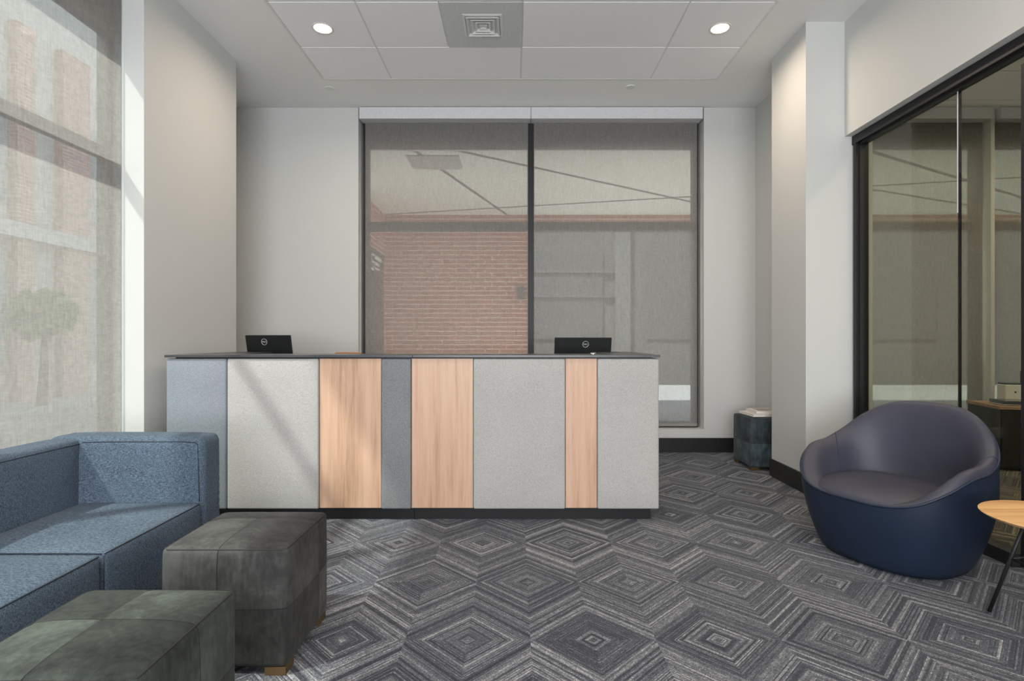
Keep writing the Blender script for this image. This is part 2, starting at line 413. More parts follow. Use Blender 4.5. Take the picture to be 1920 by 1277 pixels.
# ceiling of the glazed room
bm = bmesh.new(); bx(bm, 2.75, 8.2, -3.5, 6.1, CZ+.03, CZ+.2)
c2 = struct(obj('ceiling', bm, M['ceil']), 'tiled ceiling of the room behind the glass')
bm = bmesh.new()
for i in range(5):
    for j in range(14): bx(bm, 2.75+i*1.22+.006, min(8.2, 2.75+(i+1)*1.22)-.006, 5.6-(j+1)*.61+.006, 5.6-j*.61-.006, CZ-.003, CZ+.028, .003)
bx(bm, 2.75, 8.2, 5.606, 6.1, CZ-.003, CZ+.03)
obj('acoustic_tile', bm, M['tile'], c2)
# ------------------------------------------------------------------ walls
wm = M['wall']
def wall(name, boxes, label=None):
    bm = bmesh.new()
    for b in boxes: bx(bm, *b)
    o = obj(name, bm, wm)
    return struct(o, label)
wx0, wx1, wz0 = -1.652, 2.0, .243
wall('wall_back', [(-3.05, wx0, BY, 6.1, 0, CZ), (wx1, RX+.2, BY, 6.1, 0, CZ), (wx0, wx1, BY, 6.1, 0, wz0), (wx0, wx1, 6.03, 6.1, 3.29, CZ)], 'pale wall around the wide back window')
wall('wall_left', [(-3.05, -2.98, 4.806, BY, 0, CZ), (-2.72, -2.443, 3.61, 4.806, 0, CZ), (-3.05, -2.72, 4.76, 4.806, 0, CZ), (-2.72, -2.64, -3.3, 3.61, 3.19, CZ), (-2.72, -2.64, -3.3, 3.61, 0, .10)], 'pale left wall with a deep pier')
wall('wall_right', [(RX, RX+.2, 4.225, BY, 0, CZ), (2.246, RX, 4.225, 4.786, 0, CZ), (RX, RX+.2, -3.3, 4.225, 2.757, CZ), (2.66, 2.745, 4.20, 4.225, 0, 2.757), (RX, RX+.2, -3.3, -.6, 0, 2.757)], 'pale right wall, projecting column and bulkhead over the glass')
wall('wall_rear', [(-3.5, -1.9, -3.6, -3.4, 0, CZ), (1.9, 8.2, -3.6, -3.4, 0, CZ), (-1.9, 1.9, -3.6, -3.4, 3.3, CZ), (-1.9, 1.9, -3.6, -3.4, 0, .5)])
wall('wall_back', [(2.745, 3.05, BY, 6.1, 0, CZ), (3.05, 8.2, BY, 6.1, 0, wz0), (3.05, 8.2, 6.03, 6.1, 3.29, CZ), (5.035, 5.075, BY, 5.96, wz0, CZ)], 'back wall of the room behind the glass')
wall('wall_right', [(8.2, 8.4, -3.6, 6.1, 0, CZ)], 'far side wall of the room behind the glass')
def base(name, boxes):
    bm = bmesh.new()
    for b in boxes: bx(bm, *b, .002)
    return struct(obj(name, bm, M['darkbase']))
base('baseboard_back', [(-2.98, RX, BY-.014, BY, .001, .153)])
base('baseboard_left', [(-2.443, -2.429, 3.61, 4.806, .001, .153), (-2.98, -2.966, 4.806, BY-.014, .001, .153)])
base('baseboard_right', [(2.232, 2.246, 4.211, 4.8, .001, .153), (2.246, 2.6, 4.211, 4.225, .001, .153), (RX-.014, RX, 4.80, BY-.014, .001, .153)])
# ------------------------------------------------------------------ windows
def window(name, u0, u1, z0, z1, mull, fixed, axis='Y', tz=2.42, depth=.12, label=None, tw=.045):
    """axis 'Y': window in a plane of constant y; 'X': plane of constant x"""
    root = empty(name); struct(root, label)
    fr = bmesh.new(); gl = bmesh.new()
    s = 1 if axis == 'Y' else -1
    def b(bm, a0, a1, d0, d1, c0, c1, bev=.002):
        if axis == 'Y': bx(bm, a0, a1, fixed+d0, fixed+d1, c0, c1, bev)
        else: bx(bm, fixed-d1, fixed-d0, a0, a1, c0, c1, bev)
    fw = .045
    for u in [u0, u1-fw]: b(fr, u, u+fw, 0, depth, z0, z1)
    for u in mull: b(fr, u-fw/2-.013, u+fw/2+.013, -.015, depth, z0, z1)
    ed = [u0]+list(mull)+[u1]
    for a, c in zip(ed, ed[1:]):
        b(fr, a+.02, c-.02, .004, depth, z0, z0+.05); b(fr, a+.02, c-.02, .004, depth, z1-(.355 if axis == 'Y' else .05), z1)
        b(fr, a+.02, c-.02, .006, depth, tz-tw, tz+tw)
    obj('window_frame', fr, M['black'], root)
    for a, c in zip(ed, ed[1:]):
        for q0, q1 in ((z0+.03, tz), (tz, z1-.03)):
            g = bmesh.new(); b(g, a+.02, c-.02, depth*.5, depth*.5+.006, q0, q1, 0)
            obj('window_pane', g, M['glass'], root)
    return root
mx = (995.5-CX)/F*5.91
window('window_1', wx0+.02, wx1-.02, wz0+.004, CZ-.006, [mx], 5.915, label='wide black framed window behind the desk')
window('window_2', -3.3, 3.60, .10, 3.23, [-1.6, .1, 1.8], -2.645, 'X', tz=2.405, depth=.07, label='tall window beside the sofa', tw=.035)
window('window_3', 3.07, 5.03, wz0+.004, CZ-.006, [], 5.915, label='window in the room behind the glass')
window('window_4', 5.08, 8.18, wz0+.004, CZ-.006, [6.6], 5.915, label='second window in the room behind the glass')
# unseen rear window, added to go with the fill lights
rw = struct(empty('window_5'))
bm = bmesh.new()
for x in (-1.9, -.03, 1.84): bx(bm, x, x+.06, -3.52, -3.44, .5, 3.3, .003)
for z in (.5, 3.24): bx(bm, -1.9, 1.9, -3.52, -3.44, z, z+.06, .003)
obj('window_frame', bm, M['black'], rw)
# ------------------------------------------------------------------ roller shades
def shade(u0, u1, fixed, ztop, zbot, axis, label, fz=.12, group=None, gap=.014, fd=.13, f0=None, f1=None):
    root = empty('roller_shade')
    f0 = u0-gap*1.1 if f0 is None else f0; f1 = u1+gap*1.1 if f1 is None else f1
    def b(bm, a0, a1, d0, d1, c0, c1, bev=0):
        if axis == 'Y': bx(bm, a0, a1, fixed+d0, fixed+d1, c0, c1, bev)
        else: bx(bm, fixed-d1, fixed-d0, a0, a1, c0, c1, bev)
    bm = bmesh.new(); b(bm, f0, f1, -.085, -.081, ztop-fz, ztop, .001); b(bm, f0, f1, -.081, .045, ztop-fz, ztop-fz+.004)
    b(bm, f0, f0+.003, -.081, .045, ztop-fz+.004, ztop); b(bm, f1-.003, f1, -.081, .045, ztop-fz+.004, ztop)
    obj('fascia', bm, M['fascia'], root)
    bm = bmesh.new()
    if axis == 'Y': tube(bm, [(u0+.01, fixed+.0, ztop-.055), (u1-.01, fixed+.0, ztop-.055)], .024, 20)
    else: tube(bm, [(fixed, u0+.01, ztop-.055), (fixed, u1-.01, ztop-.055)], .024, 20)
    obj('roller', bm, M['fascia'], root)
    # cloth: one woven sheet hanging in light, barely visible waves
    bm = bmesh.new(); n = 60; m = 30; V = []
    for i in range(n+1):
        row = []
        for j in range(m+1):
            u = u0+(u1-u0)*i/n; z = zbot+.03+(ztop-.07-zbot-.03)*j/m
            d = .0012*math.sin(u*7+.4)*(j/m)
            row.append(bm.verts.new((u, fixed+.024+d, z) if axis == 'Y' else (fixed-.024-d, u, z)))
        V.append(row)
    for i in range(n):
        for j in range(m):
            q = (V[i][j], V[i+1][j], V[i+1][j+1], V[i][j+1]); bm.faces.new(q)
    obj('shade_cloth', bm, M['shade' if axis == 'X' else 'shade_open'], root, True)
    bm = bmesh.new(); b(bm, u0, u1, .016, .032, zbot, zbot+.034, .004)
    obj('hem_bar', bm, M['hem'], root)
    tag(root, label, 'shade', group)
    return root
M['hem'] = plain('hem_cloth', (.26, .25, .24), .8, nscale=500)
SY = 5.87
def X(px, Y): return (px-CX)/F*Y
def Z(py, Y): return H-(py-CY)/F*Y
shade(X(685, SY), X(990, SY), SY-.024, CZ-.005, .262, 'Y', 'left grey mesh roller shade over the brick view', f0=X(675, SY-.08), f1=X(995.2, SY-.08))
shade(X(1001, SY), X(1307, SY), SY-.024, CZ-.005, .262, 'Y', 'grey mesh roller shade behind the right end of the desk', f0=X(996, SY-.08), f1=X(1316, SY-.08))
shade(-1.55, 3.602, -2.585+.024, CZ-.005, .12, 'X', 'large bright mesh roller shade beside the sofa', fd=.1, f1=3.607)
shade(3.10, X(1842, SY), SY-.024, CZ-.005, .262, 'Y', 'mesh roller shade seen through the glass partition', f0=3.09, f1=X(1857, SY-.08))
shade(X(1863, SY), 8.1, SY-.024, CZ-.005, .262, 'Y', 'mesh roller shade at the far right edge behind the glass')
# ------------------------------------------------------------------ glass partition
gp = struct(empty('window_6'), 'full height black framed glass partition')
GX = 2.66
bm = bmesh.new()
bx(bm, 2.598, 2.70, -.6, 4.222, 2.690, 2.755, .002); bx(bm, 2.625, 2.675, -.6, 4.19, 2.676, 2.690, .001)
bx(bm, 2.598, 2.70, 4.176, 4.2, .001, 2.69, .002); bx(bm, 2.625, 2.675, 4.162, 4.176, .075, 2.69, .001)
bx(bm, 2.598, 2.70, 2.86, 4.176, .001, .072, .002)
bx(bm, 2.598, 2.70, -.6, 1.80, .001, .072, .002)
obj('partition_frame', bm, M['black'], gp)
for y0, y1 in ((3.278, 4.165), (2.865, 3.268), (.61, 1.75), (-.59, .60)):
    bm = bmesh.new(); bx(bm, GX-.006, GX+.006, y0, y1, .07, 2.685); obj('glass_pane', bm, M['pglass'], gp)
bm = bmesh.new(); bx(bm, GX-.007, GX+.007, 3.268, 3.278, .07, 2.685); obj('glass_joint', bm, M['seal'], gp)
bm = bmesh.new(); bx(bm, GX-.0085, GX-.0072, 3.276, 3.283, 1.95, 2.685); obj('joint_highlight', bm, M['fascia'], gp)  # highlight on the upper joint put in as a pale strip
dr = struct(empty('door_1'), 'black framed glass door at the right edge')
bm = bmesh.new(); y0, y1 = 1.80, 2.855
for a, b in ((y0, y0+.09), (y1-.10, y1)): bx(bm, GX-.022, GX+.022, a, b, .012, 2.625, .002)
bx(bm, GX-.022, GX+.022, y0+.09, y1-.10, .012, .25, .002); bx(bm, GX-.022, GX+.022, y0+.09, y1-.10, 2.53, 2.625, .002)
obj('door_frame', bm, M['black'], dr)
bm = bmesh.new(); bx(bm, GX-.005, GX+.005, y0+.09, y1-.10, .25, 2.53); obj('door_pane', bm, M['pglass'], dr)
bm = bmesh.new(); tube(bm, [(GX-.07, 1.95, .8), (GX-.07, 1.95, 1.4)], .012, 12)
for z in (.86, 1.34): tube(bm, [(GX-.07, 1.95, z), (GX-.022, 1.88, z)], .008, 8)
obj('door_handle', bm, M['silver'], dr)
# ------------------------------------------------------------------ downlights
def downlight(x, y, label):
    root = empty('downlight', (x, y, CZ-.001))
    bm = bmesh.new(); lathe(bm, [(.066, .012), (.066, 0), (.070, -.004), (.082, -.004), (.084, -.001), (.084, 0), (.066, .012)], 48)
    obj('trim_ring', bm, M['ceil_trim'], root, True)
    bm = bmesh.new(); disc(bm, 0, 0, -.0015, .004, .066); obj('lens', bm, M['lamp'], root)
    tag(root, label, 'ceiling light', 'recessed round downlights')
    a = area('downlight_lamp', (x, y, CZ-.015), (0, 0, -1), .13, .13, 16, (1.0, .82, .64), math.radians(165), 'DISK')
    return root
M['ceil_trim'] = plain('trim_white', (.75, .70, .66), .5, bump=0)
dy = F*(CZ-H)/(CY-53)
downlight(X(605, dy), dy, 'round glowing downlight in the left of the tiled ceiling')
downlight(X(1350, dy), dy, 'round glowing downlight in the right of the tiled ceiling')
for y in (1.83, -.6):   # the same lamps go on over the camera: only their light reaches the photo
    for x in (-1.5, 1.6): area('downlight_lamp', (x, y, CZ-.02), (0, 0, -1), .13, .13, 16, (1.0, .82, .64), math.radians(165), 'DISK')
for x in (3.6, 5.2):
    for y in (.6, 2.6, 4.5): area('glazed_room_fill', (x, y, CZ-.03), (0, 0, -1), .3, .3, 26, (1.0, .84, .66), math.radians(170), 'DISK')  # unseen fill lights added to brighten the room behind the glass
area('canopy_fill', (2.5, 6.35, .02), (0, 1, .55), 8.5, .25, 430, (1.0, .93, .86))   # unseen fill strip added low outside to brighten canopy and brick
# sprinkler covers
for (px, py, lab) in ((618, 165, 'round white sprinkler cover on the ceiling left of the window'), (1182, 162.5, 'round white sprinkler cover on the ceiling above the right shade')):
    y = F*(CZ-H)/(CY-py); bm = bmesh.new(); lathe(bm, [(0, -.008), (.038, -.008), (.043, -.005), (.043, 0), (0, 0)], 40)
    o = obj('sprinkler_cover', bm, M['ceil_trim2'] if 'ceil_trim2' in M else M['vent_metal'], None, False, (X(px, y), y, CZ-.0005)); smooth_angle(o, 30)
    tag(o, lab, 'sprinkler cover', 'ceiling sprinkler covers')
# ------------------------------------------------------------------ ceiling diffuser
vx, vy = X(906, F*(CZ-H)/(CY-48)), F*(CZ-H)/(CY-47)
vt = tag(empty('air_diffuser', (vx, vy, CZ-.004)), 'square white louvred air diffuser in the grey ceiling panel', 'air vent')
def sqring(bm, r0, z0, r1, z1, th=.0015):
    P = [(-1, -1), (1, -1), (1, 1), (-1, 1)]
    a = [bm.verts.new((x*r0, y*r0, z0)) for x, y in P]; b = [bm.verts.new((x*r1, y*r1, z1)) for x, y in P]
    c = [bm.verts.new((x*r0, y*r0, z0+.004)) for x, y in P]; d = [bm.verts.new((x*r1, y*r1, z1+.004)) for x, y in P]
    for k in range(4):
        j = (k+1) % 4
        bm.faces.new((a[k], a[j], b[j], b[k])); bm.faces.new((c[k], d[k], d[j], c[j])); bm.faces.new((a[k], c[k], c[j], a[j])); bm.faces.new((b[k], b[j], d[j], d[k]))
bm = bmesh.new(); bx(bm, -.148, .148, -.148, .148, .003, .0035); obj('duct_opening', bm, M['void'], vt)
bm = bmesh.new(); sqring(bm, .150, -.002, .134, -.006); obj('diffuser_frame', bm, M['vent_metal'], vt)
for r0, r1 in ((.126, .106), (.092, .073), (.059, .042)):
    bm = bmesh.new(); sqring(bm, r0, -.016, r1, -.001); obj('louvre', bm, M['vent_metal'], vt)
bm = bmesh.new(); sqring(bm, .030, -.014, .006, -.003); bx(bm, -.008, .008, -.008, .008, -.004, -.001); obj('louvre_core', bm, M['vent_metal'], vt)
# ------------------------------------------------------------------ reception desk
D = 3.58
desk = tag(empty('reception_desk', (-.667, D+.4, 0)), 'long reception desk with grey felt and oak panels and black top', 'desk')
def dobj(name, bm, mat, par=desk, smooth=False):
    o = obj(name, bm, mat, par, smooth); o.data.transform(Matrix.Translation(-Vector(desk.location) if par is desk else Vector((0, 0, 0)))); return o
def DX(px): return (px-CX)/F*D
pz0, pz1 = .082, 1.066
panels = [(311, 424.3, 'felt_blue', 1), (425, 597, 'felt_light', 1), (598, 713.5, 'oak', 0), (714, 770.5, 'felt_dark', 1), (771.5, 886.5, 'oak', 0), (887, 1060, 'felt_light', 1), (1061, 1119.5, 'oak', 0), (1120, 1236, 'felt_light', 1)]
for a, b, mt, soft in panels:
    bm = bmesh.new()
    if soft:
        x0, x1 = DX(a)+.0015, DX(b)-.0005; sx, sz = x1-x0, pz1-pz0
        def fn(p, S):
            if p.y < 0: p.y -= .006*max(0, 1-(2*p.x/S[0])**6)*max(0, 1-(2*p.z/S[2])**6)
            return p
        rbox(bm, sx, .034, sz, .011, 8, fn, ((x0+x1)/2, D+.017, (pz0+pz1)/2))
        dobj('felt_panel', bm, M[mt], desk, True)
    else:
        bx(bm, DX(a), DX(b), D+.014, D+.034, pz0+.004, pz1, .001); dobj('oak_panel', bm, M[mt])
bm = bmesh.new()
xl, xr = DX(312), DX(1235)
bx(bm, xl+.02, xr-.02, D+.034, D+.052, .08, 1.066); bx(bm, xl, xl+.02, D+.034, D+.95, .08, 1.066); bx(bm, xr-.02, xr, D+.034, D+.95, .08, 1.066)
dobj('carcass', bm, M['felt_blue'])
bm = bmesh.new(); bx(bm, DX(330)*1.0, -.667-.001, D+.055, D+.90, .001, .080, .001); bx(bm, -.667+.001, (1220-CX)/F*(D+.055), D+.055, D+.90, .001, .080, .001)
dobj('plinth', bm, M['black'])
bm = bmesh.new(); ct = 1.0905; cb = 1.0745
xe0, xe1 = DX(310), DX(1237.5); bx(bm, xe0, -.6655, D-.012, D+.33, cb, ct, .0015); bx(bm, -.6645, xe1, D-.012, D+.33, cb, ct, .0015)
bx(bm, xe0, xe0+.33, D+.331, D+.97, cb, ct, .0015); bx(bm, xe1-.33, xe1, D+.331, D+.97, cb, ct, .0015)
dobj('counter_top', bm, M['counter'])
bm = bmesh.new(); bx(bm, xe0+.05, xe1-.05, D+.03, D+.30, 1.066, cb); dobj('shadow_gap', bm, M['black'])
bm = bmesh.new(); bx(bm, xl+.021, xr-.021, D+.053, D+.95, .705, .73, .001); dobj('work_surface', bm, M['counter'])
bm = bmesh.new(); bx(bm, xe1-.22, xe1-.12, D+.70, D+.78, ct-.001, ct+.001); dobj('cable_slot', bm, M['void'])
# monitors
def monitor(px0, px1, ytop, Y, rz, wdt, label, logo_off, roll=0):
    cx = ((px0+px1)/2-CX)/F*Y; zt = Z(ytop, Y)
    root = tag(empty('monitor', (cx, Y, .73), rz), label, 'monitor', 'monitors on the reception desk')
    h = .30; top = zt-.73
    lean = Matrix.Translation((0, 0, top-.02)) @ Matrix.Rotation(math.radians(11), 4, 'X') @ Matrix.Translation((0, 0, -(top-.02)))
    bm = bmesh.new(); bx(bm, -wdt/2, wdt/2, -.012, .008, top-h, top, .003); bm.transform(lean); obj('screen_housing', bm, M['monitor'], root)
    bm = bmesh.new(); bx(bm, -wdt/2+.006, wdt/2-.006, .008, .0095, top-h+.012, top-.006); bm.transform(lean); obj('screen', bm, M['winglass'], root)
    bm = bmesh.new(); bx(bm, -.05, .05, -.022, -.009, top-.26, top-.115, .003); bm.transform(lean); bx(bm, -.022, .022, .0, .02, .01, top-.33, .003); bx(bm, -.022, .022, .0, .05, top-.33, top-.31, .003); bx(bm, -.11, .11, -.12, .08, 0.0, .012, .004)
    obj('stand', bm, M['monitor'], root)
    # round logo with the four letters
    bm = bmesh.new(); pts = [(.0245*math.cos(a), 0, .0245*math.sin(a)) for a in [2*PI*i/40 for i in range(40)]]
    tube(bm, pts, .0016, 6, closed=True)
    tb = text_bm('DELL', .0165); tmp = bpy.data.meshes.new('x'); tb.transform(Matrix.Rotation(PI/2, 4, 'X')); tb.to_mesh(tmp); tb.free(); bm.from_mesh(tmp); bpy.data.meshes.remove(tmp)
    bm.transform(lean @ Matrix.Translation((logo_off, -.0135, top-.052)))
    obj('logo', bm, M['logo'], root)
    return root
monitor(455, 551, 628.5, 4.42, math.radians(-12), .405, 'black monitor seen from behind on the left of the desk', -.032)
monitor(1039, 1148, 633, 4.42, math.radians(6), .465, 'black monitor seen from behind on the right of the desk', .018)
# task chair whose tan back just clears the counter
tc = tag(empty('task_chair', (X(658, 4.75), 4.8, 0)), 'tan leather chair back peeking over the middle left of the counter', 'chair')
bm = bmesh.new()
def fn(p, S):
    p.y += .25*(p.x**2)*-1; p.z += -.10*(2*p.x/S[0])**4*(.02 if p.z > 0 else 0); return p
rbox(bm, .235, .03, .34, .014, 8, fn, (0, -.12, Z(660.5, 4.68)-.17)); obj('backrest', bm, M['tan'], tc, True)
bm = bmesh.new(); rbox(bm, .46, .45, .06, .028, 8, None, (0, .12, .47)); obj('seat', bm, M['tan'], tc, True)
bm = bmesh.new(); tube(bm, [(0, .12, .08), (0, .12, .44)], .025, 16); tube(bm, [(0, .1, .45), (0, -.14, .45), (0, -.14, .8)], .012, 10); obj('column', bm, M['black'], tc)
for i in range(5):
    bm = bmesh.new(); a = 2*PI*i/5; tube(bm, [(0, .12, .09), (.27*math.cos(a), .12+.27*math.sin(a), .06)], .016, 8); bx(bm, .27*math.cos(a)-.02, .27*math.cos(a)+.02, .12+.27*math.sin(a)-.02, .12+.27*math.sin(a)+.02, .001, .055, .01); obj('leg', bm, M['black'], tc)
# silver puck on the counter
bm = bmesh.new(); lathe(bm, [(0, 0), (.019, 0), (.02, .003), (.019, .011), (.015, .013), (0, .0135)], 32)
tag(obj('counter_bell', bm, M['silver'], None, True, (X(1112, 3.66), 3.66, ct)), 'small round silver disc on the counter before the right monitor', 'bell')
# ------------------------------------------------------------------ sofa
sofa = tag(empty('sofa', (-1.86, 2.0, 0)), 'blue woven low corner sofa against the bright window shade', 'sofa')
def sobj(name, bm, mat, par=sofa, smooth=True):
    bm.transform(Matrix.Translation(-Vector(sofa.location))); return obj(name, bm, mat, par, smooth)
def seampath(bm, pts, r=.0025): tube(bm, pts, r, 6)
sx1 = -1.49; bxi = -2.07; yin = 2.61
def soft(name, x0, x1, y0, y1, z0, z1, r, bz=0.0, bxx=0.0, byy=0.0, wr=0.0, mid=16, legs=False):
    bm = bmesh.new()
    def fn(p, S):
        ux, uy, uz = 2*p.x/S[0], 2*p.y/S[1], 2*p.z/S[2]
        fx, fy, fz = (1-ux**4), (1-uy**4), (1-uz**4)
        q = p.copy()
        if uz > 0: q.z += bz*fx*fy*uz
        q.x += bxx*fy*fz*ux; q.y += byy*fx*fz*uy
        if wr:
            g = max(0, (ux-.55)/.45)
            q.x += wr*g*math.sin(p.z*170+p.y*20)*.9; q.y += wr*g*math.sin(p.z*150+p.x*30)*(1 if uy < 0 else 0)*max(0, uz+.1)
        return q
    rbox(bm, x1-x0, y1-y0, z1-z0, r, mid, fn, ((x0+x1)/2, (y0+y1)/2, (z0+z1)/2))
    return bm
b1 = soft('', -2.24, sx1, yin, yin+.175, .045, .722, .035, .006, .004, .012, .0022, 34)
far = sobj('backrest', b1, M['sofa'])
b2 = soft('', -2.245, bxi, .9, yin+.02, .045, .716, .03, .004, .008, .0, 0, 24)
side = sobj('backrest', b2, M['sofa'])
st = .415
c1 = sobj('seat_cushion', soft('', bxi+.002, sx1+.002, 1.985, yin-.003, .045, st, .022, .012, .008, .0, 0, 18), M['sofa'])
c2_ = sobj('seat_cushion', soft('', bxi+.002, sx1, 1.30, 1.979, .045, st, .022, .012, .008, .0, 0, 18), M['sofa'])
c3_ = sobj('seat_cushion', soft('', bxi+.002, sx1, .9, 1.294, .045, st, .022, .012, .008, .0, 0, 12), M['sofa'])
# sewn seams
def seam_obj(par, paths):
    bm = bmesh.new()
    for p in paths: seampath(bm, p)
    bm.transform(Matrix.Translation(-Vector(sofa.location))); return obj('seam', bm, M['thread'], par, True)
def lin(a, b, n=14, f=None):
    a, b = Vector(a), Vector(b); out = []
    for i in range(n+1):
        t = i/n; p = a.lerp(b, t)
        if f: p = p+Vector(f(t))
        out.append(p)
    return out
sb = lambda t: 1-(2*t-1)**4
k_ = .71
seam_obj(far, [lin((-2.06, yin+.004, .700), (sx1-.035, yin+.006, .700), 20, lambda t: (0, -.008*sb(t)*0-.004, .003*sb(t))) + lin((sx1-.022, yin+.003, .690), (sx1-.014, yin+.003, .42), 14)])
seam_obj(side, [lin((bxi-.004, .9, .693), (bxi-.004, yin, .693), 20, lambda t: (.003, 0, .002*sb(t)))])
for c, ya, yb in ((c1, 1.985, yin-.003), (c2_, 1.30, 1.979), (c3_, .9, 1.294)):
    e = .009
    seam_obj(c, [lin((sx1-.004, ya+.012, st-.005), (sx1-.004, yb-.012, st-.005), 20, lambda t: (.002*sb(t), 0, .001*sb(t))),
                 lin((bxi+.02, ya+.006, st-.004), (sx1-.012, ya+.006, st-.004), 20, lambda t: (0, 0, .001*sb(t))),
                 lin((sx1-.004, ya+.007, st-.01), (sx1-.004, ya+.007, .06), 4)])
for x in (-2.2, sx1-.06):
    for y in (.95, 1.98, yin+.12):
        bm = bmesh.new(); bx(bm, x-.025, x+.025, y-.025, y+.025, .001, .05, .004); sobj('foot', bm, M['black'], sofa, False)
# ------------------------------------------------------------------ ottomans
def ottoman(cx, cy, sx, sy, sz, rz, label, seams, base_, seed):
    root = tag(empty('ottoman', (cx, cy, 0), rz), label, 'ottoman', 'patchwork suede cube ottomans')
    mat = suede('suede_patches', seams[0], seams[1], seams[2]-.03-(sz-.03)/2+0.0, base_, seed)
    bm = bmesh.new()
    def fn(p, S):
        ux, uy, uz = 2*p.x/S[0], 2*p.y/S[1], 2*p.z/S[2]; fx, fy, fz = 1-ux**4, 1-uy**4, 1-uz**4
        q = p.copy()
        if uz > 0: q.z += .014*fx*fy*uz
        q.x += .008*fy*fz*ux; q.y += .008*fx*fz*uy
        k_ = .0022
        for a, s in ((p.x, seams[0]), (p.y, seams[1])):
            if uz > .9: q.z -= k_*math.exp(-((a-s)/.008)**2)
        return q
    rbox(bm, sx, sy, sz-.03, .018, 26, fn)
    body = obj('upholstery', bm, mat, root, True, (0, 0, .03+(sz-.03)/2))
    bm = bmesh.new(); r = .0022; zz = (sz-.03)/2-.004; hx, hy = sx/2-.004, sy/2-.004
    loop = []
    for (a, b) in (((-hx, -hy), (hx, -hy)), ((hx, -hy), (hx, hy)), ((hx, hy), (-hx, hy)), ((-hx, hy), (-hx, -hy))):
        for i in range(12):
            t = .04+.92*i/11; loop.append((a[0]+(b[0]-a[0])*t, a[1]+(b[1]-a[1])*t, zz+.001*sb(t)))
    tube(bm, loop, r, 6, closed=True); obj('seam', bm, M['thread2'], body, True)
    bm = bmesh.new(); bx(bm, -sx/2+.04, sx/2-.04, -sy/2+.04, sy/2-.04, .012, .034); obj('base', bm, M['darkbase'], root)
    for ax in (-1, 1):
        for ay in (-1, 1):
            bm = bmesh.new(); x0, y0 = ax*(sx/2-.006), ay*(sy/2-.006)
            bx(bm, min(x0, x0-ax*.075), max(x0, x0-ax*.075), min(y0, y0-ay*.02), max(y0, y0-ay*.02), .0, .031, .001)
            bx(bm, min(x0, x0-ax*.02), max(x0, x0-ax*.02), min(y0-ay*.02, y0-ay*.075), max(y0-ay*.02, y0-ay*.075), .0, .031, .001)
            obj('foot', bm, M['brass'], root)
    return root
M['thread2'] = plain('seam_thread', (.025, .024, .022), .8, bump=0)
ottoman(-1.028, 2.146, .445, .425, .45, 0, 'dark grey suede cube ottoman between the sofa and the desk', (-.02, .09, .24), (.038, .038, .037), 1)
ottoman(-1.045, 1.405, .44, .44, .45, 0, 'greenish grey suede cube ottoman in the bottom left foreground', (-.03, .02, .24), (.040, .048, .042), 5)
ottoman(2.335, 5.17, .385, .40, .47, 0, 'blue grey suede cube ottoman with books in the back corner', (.02, .10, .25), (.045, .060, .068), 9)
# books
def book(x0, x1, y0, y1, z0, th, rz, label, pic=False):
    cx, cy = (x0+x1)/2, (y0+y1)/2
    root = tag(empty('book', (cx, cy, z0), rz), label, 'book', 'books on the corner ottoman')
    hx, hy = (x1-x0)/2, (y1-y0)/2
    bm = bmesh.new(); bx(bm, -hx+.004, hx-.003, -hy+.004, hy-.004, .0025, th-.0025); obj('pages', bm, M['pages'], root)
    bm = bmesh.new(); bx(bm, -hx, hx, -hy, hy, 0, .0025, .0008); bx(bm, -hx, hx, -hy, hy, th-.0025, th, .0008); bx(bm, hx-.0025, hx, -hy, hy, .0025, th-.0025); obj('cover', bm, M['paper'], root)
    if pic:
        bm = bmesh.new(); bx(bm, -hx+.04, hx-.03, -hy+.04, hy-.04, th, th+.0006); obj('cover_picture', bm, M['bookpic'], root)
book(2.17, 2.50, 5.01, 5.30, .484, .022, .06, 'pale hardback book lying lowest on the corner ottoman')
book(2.24, 2.52, 5.06, 5.33, .507, .02, -.05, 'pale book with a brown cover picture, topmost on the corner ottoman', True)
